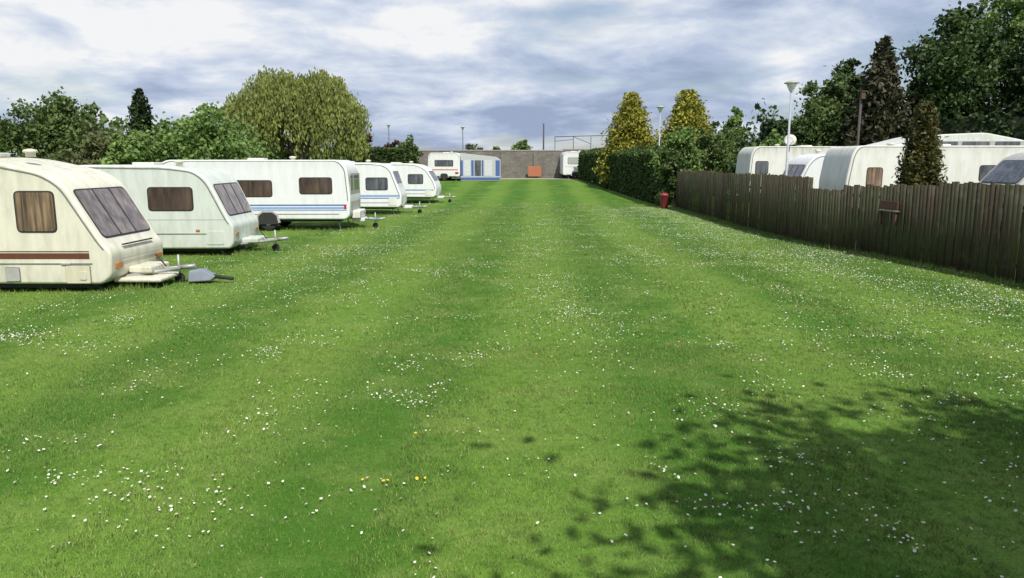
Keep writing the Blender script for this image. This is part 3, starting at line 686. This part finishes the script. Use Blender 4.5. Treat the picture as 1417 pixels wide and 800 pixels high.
while y<41:
    yn=y+0.132; x0=np.interp(y,py,px); x1=np.interp(yn,py,px); ln=math.hypot(x1-x0,yn-y); ax=((x1-x0)/ln,(yn-y)/ln)
    if int((y-3.0)/1.83)!=panel:
        panel=int((y-3.0)/1.83); ptone=random.uniform(0.1,0.9)
        base=2.03 if y<17 else (1.9 if y<20.3 else (1.74 if y<22.4 else 2.06))
        ptop=base+random.uniform(-0.04,0.04)
        addbox((x0+0.03,y,-0.1+Hf(x0-.3,y)),0.05,0.04,ptop+0.1,ax,random.random()*.4)
    z=Hf(x0-0.3,y); off=random.uniform(-0.006,0.006)+(0.005 if int(y/0.132)%2 else -0.005)
    if random.random()>0.008:
        addbox((x0+off-0.05,y+0.06,z+random.uniform(0.0,0.05)),0.069,0.005,ptop+random.uniform(-0.022,0.015)-(random.uniform(0,.08) if random.random()<.04 else 0),ax,min(1,max(0,ptone*0.6+random.random()*0.45)),random.uniform(-.008,.008),random.uniform(-.006,.006))
    y=yn
for zr in (0.35,1.1,1.55):
    for i in range(len(path)-1):
        a=Vector((path[i][1],path[i][0]));b_=Vector((path[i+1][1],path[i+1][0])); d=(b_-a); L_=d.length; d/=L_; m_=(a+b_)/2
        addbox((m_.x+0.0,m_.y,zr),L_/2,0.02,0.08,(d.x,d.y),0.3)
np_mesh('fence_boards',np.array(V),np.array(F),wood,np.array(A),fe)
sb=empty('wooden_notice_board',(9.80,19.2,0)); w2=simple('board_brown',(0.10,0.05,0.032),0.8)
sb.rotation_euler[2]=math.radians(97)
box('board',-0.35,0.35,0.03,0.07,1.32,1.52,w2,sb,0.005); box('shelf',-0.38,0.38,0.0,0.14,1.26,1.29,simple('board_grey',(0.18,0.17,0.15),0.8),sb,0.005)
for x in (-0.3,0.3): box('leg',x-0.03,x+0.03,0.03,0.09,0.9,1.26,w2,sb)
rb=empty('litter_bin',(8.45,41.3,Hf(8.4,41.3))); lathe('bin_body',(0,0,0),[(0.17,0.0),(0.2,0.05),(0.24,0.7),(0.26,0.72),(0.24,0.78),(0.1,0.86)],M['paint_red'],rb,16)
box('post',-0.04,0.04,0.28,0.36,0,0.95,M['rub'],rb)

# ---------------- wall (far) ----------------
wm,nt,b=new_mat('block_wall')
tc=N(nt,'ShaderNodeTexCoord').outputs['Object']
mp=N(nt,'ShaderNodeMapping'); mp.inputs['Rotation'].default_value=(math.radians(90),0,0); nt.links.new(tc,mp.inputs[0])
br=N(nt,'ShaderNodeTexBrick'); br.inputs['Scale'].default_value=1.0; br.inputs['Brick Width'].default_value=0.45; br.inputs['Row Height'].default_value=0.225; br.inputs['Mortar Size'].default_value=0.012
br.inputs['Color1'].default_value=(0.17,0.155,0.135,1); br.inputs['Color2'].default_value=(0.24,0.215,0.19,1); br.inputs['Mortar'].default_value=(0.12,0.11,0.10,1)
nt.links.new(mp.outputs[0],br.inputs[0])
c=mixc(nt,ramp(nt,noise(nt,tc,0.8,5,0.65),[(0.35,0.5),(0.6,0.0)]),br.outputs[0],(0.09,0.085,0.07)); nt.links.new(c,b.inputs['Base Color']); b.inputs['Roughness'].default_value=0.9
we=empty('concrete_block_wall',(0,0,0)); zg=Hf(0,80)
box('wall_face',-11,5.4,80,80.25,zg-0.5,3.75,wm,we); box('coping',-11.05,5.45,79.95,80.3,3.75,3.83,M['greytrim'],we)
for x in (-8,-4.5,-1,2.5): box('pier',x-0.22,x+0.22,79.85,79.997,zg-0.5,3.7,wm,we)
box('wall_return',5.403,14,80.5,80.75,zg-0.5,3.9,wm,we)
ob=empty('orange_board',(2.4,79.3,Hf(2.4,79.3))); box('panel',-0.7,0.7,0,0.06,0.15,1.25,M['orange'],ob,0.01)
for x in (-.6,.6): box('leg',x-.04,x+.04,0.06,0.12,0,1.2,w2,ob)
sh=empty('garden_shed',(-11.4,66,Hf(-11,66)))
extrude_profile('timber_walls',[(0,0),(2.0,0),(2.0,1.9),(1.0,2.5),(0,1.9)],0,2,M['orange'],sh,0.01)
for s_ in (0,1):
    x0,x1=(-0.15,1.0) if s_==0 else (1.0,2.15)
    za,zb=(1.84,2.53) if s_==0 else (2.53,1.84)
    obj('roof_sheet',[(x0,-.1,za),(x1,-.1,zb),(x1,2.1,zb),(x0,2.1,za),(x0,-.1,za+.05),(x1,-.1,zb+.05),(x1,2.1,zb+.05),(x0,2.1,za+.05)],[(3,2,1,0),(4,5,6,7),(0,1,5,4),(1,2,6,5),(2,3,7,6),(3,0,4,7)],M['greytrim'],sh)
box('door',0.6,1.4,-0.03,-0.003,0.05,1.75,w2,sh)
tm,nt,b=new_mat('gravel'); pos=N(nt,'ShaderNodeNewGeometry').outputs['Position']
c=mixc(nt,noise(nt,pos,12,5,.7),(0.22,0.20,0.16),(0.42,0.38,0.31)); nt.links.new(c,b.inputs['Base Color']); b.inputs['Roughness'].default_value=.95
xs2=np.linspace(-14,6.6,30); vs=[];fs=[]
for x in xs2:
    for y_ in (74.0+0.4*math.sin(x*.7),76,77.6): vs.append((x,y_,Hf(x,y_)+0.02))
for i in range(29):
    a=3*i; fs+=[(a,a+3,a+4,a+1),(a+1,a+4,a+5,a+2)]
obj('gravel_track',vs,fs,tm)

# ---------------- lamps, poles ----------------
lampglass=simple('lamp_diffuser',(0.75,0.77,0.78),0.3)
polem=simple('lamp_pole_paint',(0.34,0.37,0.40),0.5); poled=simple('pole_dark',(0.07,0.06,0.055),0.8)
def lamp(x,y,h,pm,s=1.0):
    e=empty('street_lamp',(x,y,Hf(x,y)))
    lathe('pole',(0,0,0),[(0.09,0),(0.09,1.0),(0.055,1.05),(0.04,h-0.5)],pm,e,12)
    lathe('lantern_bowl',(0,0,h-0.5),[(0.06,0),(0.09,0.03),(0.20*s,0.30),(0.22*s,0.34)],lampglass,e,18)
    lathe('lantern_cap',(0,0,h-0.16),[(0.30*s,0),(0.30*s,0.03),(0.18*s,0.09),(0.05,0.13)],M['greytrim'],e,18)
    return e
lamp(11.8,32.2,5.95-Hf(11.8,32.2),polem,1.05)
lamp(10.75,55,6.6-Hf(10.75,55),polem)
lamp(-6.0,92,6.0,poled); lamp(-15.5,95,6.4,poled)
def pole(name,x,y,h,r=0.06,arms=True):
    e=empty(name,(x,y,Hf(x,y))); tube('shaft',(0,0,0),(0,0,h),r*1.2,r,poled,e,8)
    if arms: box('crossarm',-0.35,0.35,-0.04,0.04,h-0.35,h-0.27,poled,e)
pole('wooden_pole',13.9,30.3,4.8,0.05,False)
pp=empty('bird_box',(13.9,30.2,Hf(13.9,30.2)+4.5)); box('box_body',-.08,.08,-.1,.04,0,.28,w2,pp,0.01); box('box_roof',-.11,.11,-.14,.05,.28,.31,poled,pp)
pole('utility_pole',3.6,86,6.0,0.08,False); pole('utility_pole',9.0,62,6.2-Hf(9,62),0.04,False); 
sd=empty('satellite_dish',(12.15,33.0,Hf(12.1,33)))
tube('mast',(0,0,0),(0,0,3.0),0.03,0.03,M['galv'],sd,8)
dsh=lathe('dish',(0,0,0),[(0.02,0.0),(0.15,0.02),(0.26,0.07),(0.27,0.075),(0.15,0.03),(0.02,0.012)],M['white2'],sd,20); dsh.location=(0,-0.05,2.95); dsh.rotation_euler=(math.radians(70),0,math.radians(-25))
tube('lnb_arm',(0,-0.05,2.8),(0.05,-0.4,2.95),0.012,0.012,M['galv'],sd,6)
gf=empty('metal_frame',(0,0,0))
for x in (4.9,7.0,9.0,10.8): tube('upright',(x,86,0.8),(x,86,5.4),0.04,0.04,poled,gf,6)
tube('top_rail',(4.9,86,5.4),(10.8,86,5.55),0.04,0.04,poled,gf,6); tube('mid_rail',(4.9,86,4.9),(7.0,86,5.1),0.03,0.03,poled,gf,6)
tube('brace',(7.0,86,5.4),(9.0,86,4.6),0.03,0.03,poled,gf,6)
def mass(name,x0,x1,y,h,n,mat):
    e=empty(name); bl=[]
    x=x0
    while x<x1:
        s=random.uniform(2.5,4.5); hh=h*random.uniform(.6,1.1); bl.append((x,y+random.uniform(-4,4),0.9+hh*0.5,s,s,hh*0.5)); x+=s*0.9
    leaves('foliage',crown_points(bl,n,.3),0.45,mat,e)
mass('distant_trees',-90,-26,85,6.5,12000,L_mid); mass('distant_trees',-26,-8,100,3.2,4000,L_olive)
mass('distant_trees',14,90,95,7.0,12000,L_dark2)
mass('distant_trees',-9,14,150,2.6,3000,L_olive)

# ---------------- world & sun ----------------
sun_el=math.radians(52); az=Vector((0.36,-0.93,0)).normalized()
sd_=Vector((az.x*math.cos(sun_el),az.y*math.cos(sun_el),math.sin(sun_el)))
sl=bpy.data.lights.new('sun','SUN'); sl.energy=4.7; sl.angle=math.radians(0.6); sl.color=(1.0,0.955,0.88)
so=bpy.data.objects.new('sun',sl); COL.objects.link(so); so.rotation_euler=sd_.to_track_quat('Z','Y').to_euler(); so.location=sd_*50
W=bpy.data.worlds.new('World'); S.world=W; W.use_nodes=True; nt=W.node_tree
for n in list(nt.nodes): nt.nodes.remove(n)
out=N(nt,'ShaderNodeOutputWorld')
sky=N(nt,'ShaderNodeTexSky'); sky.sky_type='NISHITA'; sky.sun_disc=False; sky.sun_elevation=sun_el; sky.sun_rotation=math.atan2(az.x,az.y)
bg1=N(nt,'ShaderNodeBackground'); bg1.inputs[1].default_value=0.10; nt.links.new(sky.outputs[0],bg1.inputs[0])
tc=N(nt,'ShaderNodeTexCoord').outputs['Generated']
sep=N(nt,'ShaderNodeSeparateXYZ'); nt.links.new(tc,sep.inputs[0])
zz=mathn(nt,'ADD',mathn(nt,'MAXIMUM',sep.outputs[2],0.0),0.20)
cmb=N(nt,'ShaderNodeCombineXYZ'); nt.links.new(mathn(nt,'DIVIDE',sep.outputs[0],zz),cmb.inputs[0]); nt.links.new(mathn(nt,'DIVIDE',sep.outputs[1],zz),cmb.inputs[1]); cmb.inputs[2].default_value=8.4
n2=noise(nt,cmb.outputs[0],0.6,2,0.5); n3=noise(nt,cmb.outputs[0],1.9,7,0.56,0.25); n1=noise(nt,cmb.outputs[0],1.0,6,0.5,0.2)
cov=ramp(nt,n1,[(0.38,0.35),(0.50,1.0)])
shade=mathn(nt,'ADD',mathn(nt,'MULTIPLY',n2,0.45),mathn(nt,'MULTIPLY',n3,0.55))
cc=ramp(nt,shade,[(0.42,(0.36,0.44,0.62)),(0.48,(0.50,0.59,0.77)),(0.54,(0.72,0.79,0.91)),(0.59,(0.97,0.98,1.0))])
bg2=N(nt,'ShaderNodeBackground'); bg2.inputs[1].default_value=0.93; nt.links.new(cc,bg2.inputs[0])
mx=N(nt,'ShaderNodeMixShader'); nt.links.new(cov,mx.inputs[0]); nt.links.new(bg1.outputs[0],mx.inputs[1]); nt.links.new(bg2.outputs[0],mx.inputs[2]); nt.links.new(mx.outputs[0],out.inputs[0])

cam=bpy.data.cameras.new('camera'); cam.lens=26; cam.sensor_width=36; cam.clip_end=2000; cam.clip_start=0.05
co=bpy.data.objects.new('camera',cam); COL.objects.link(co); co.location=(0,0,2.5); co.rotation_euler=(math.radians(90-9.7),0,0)
S.camera=co
print('tiles',cnt,'daisies',len(P))
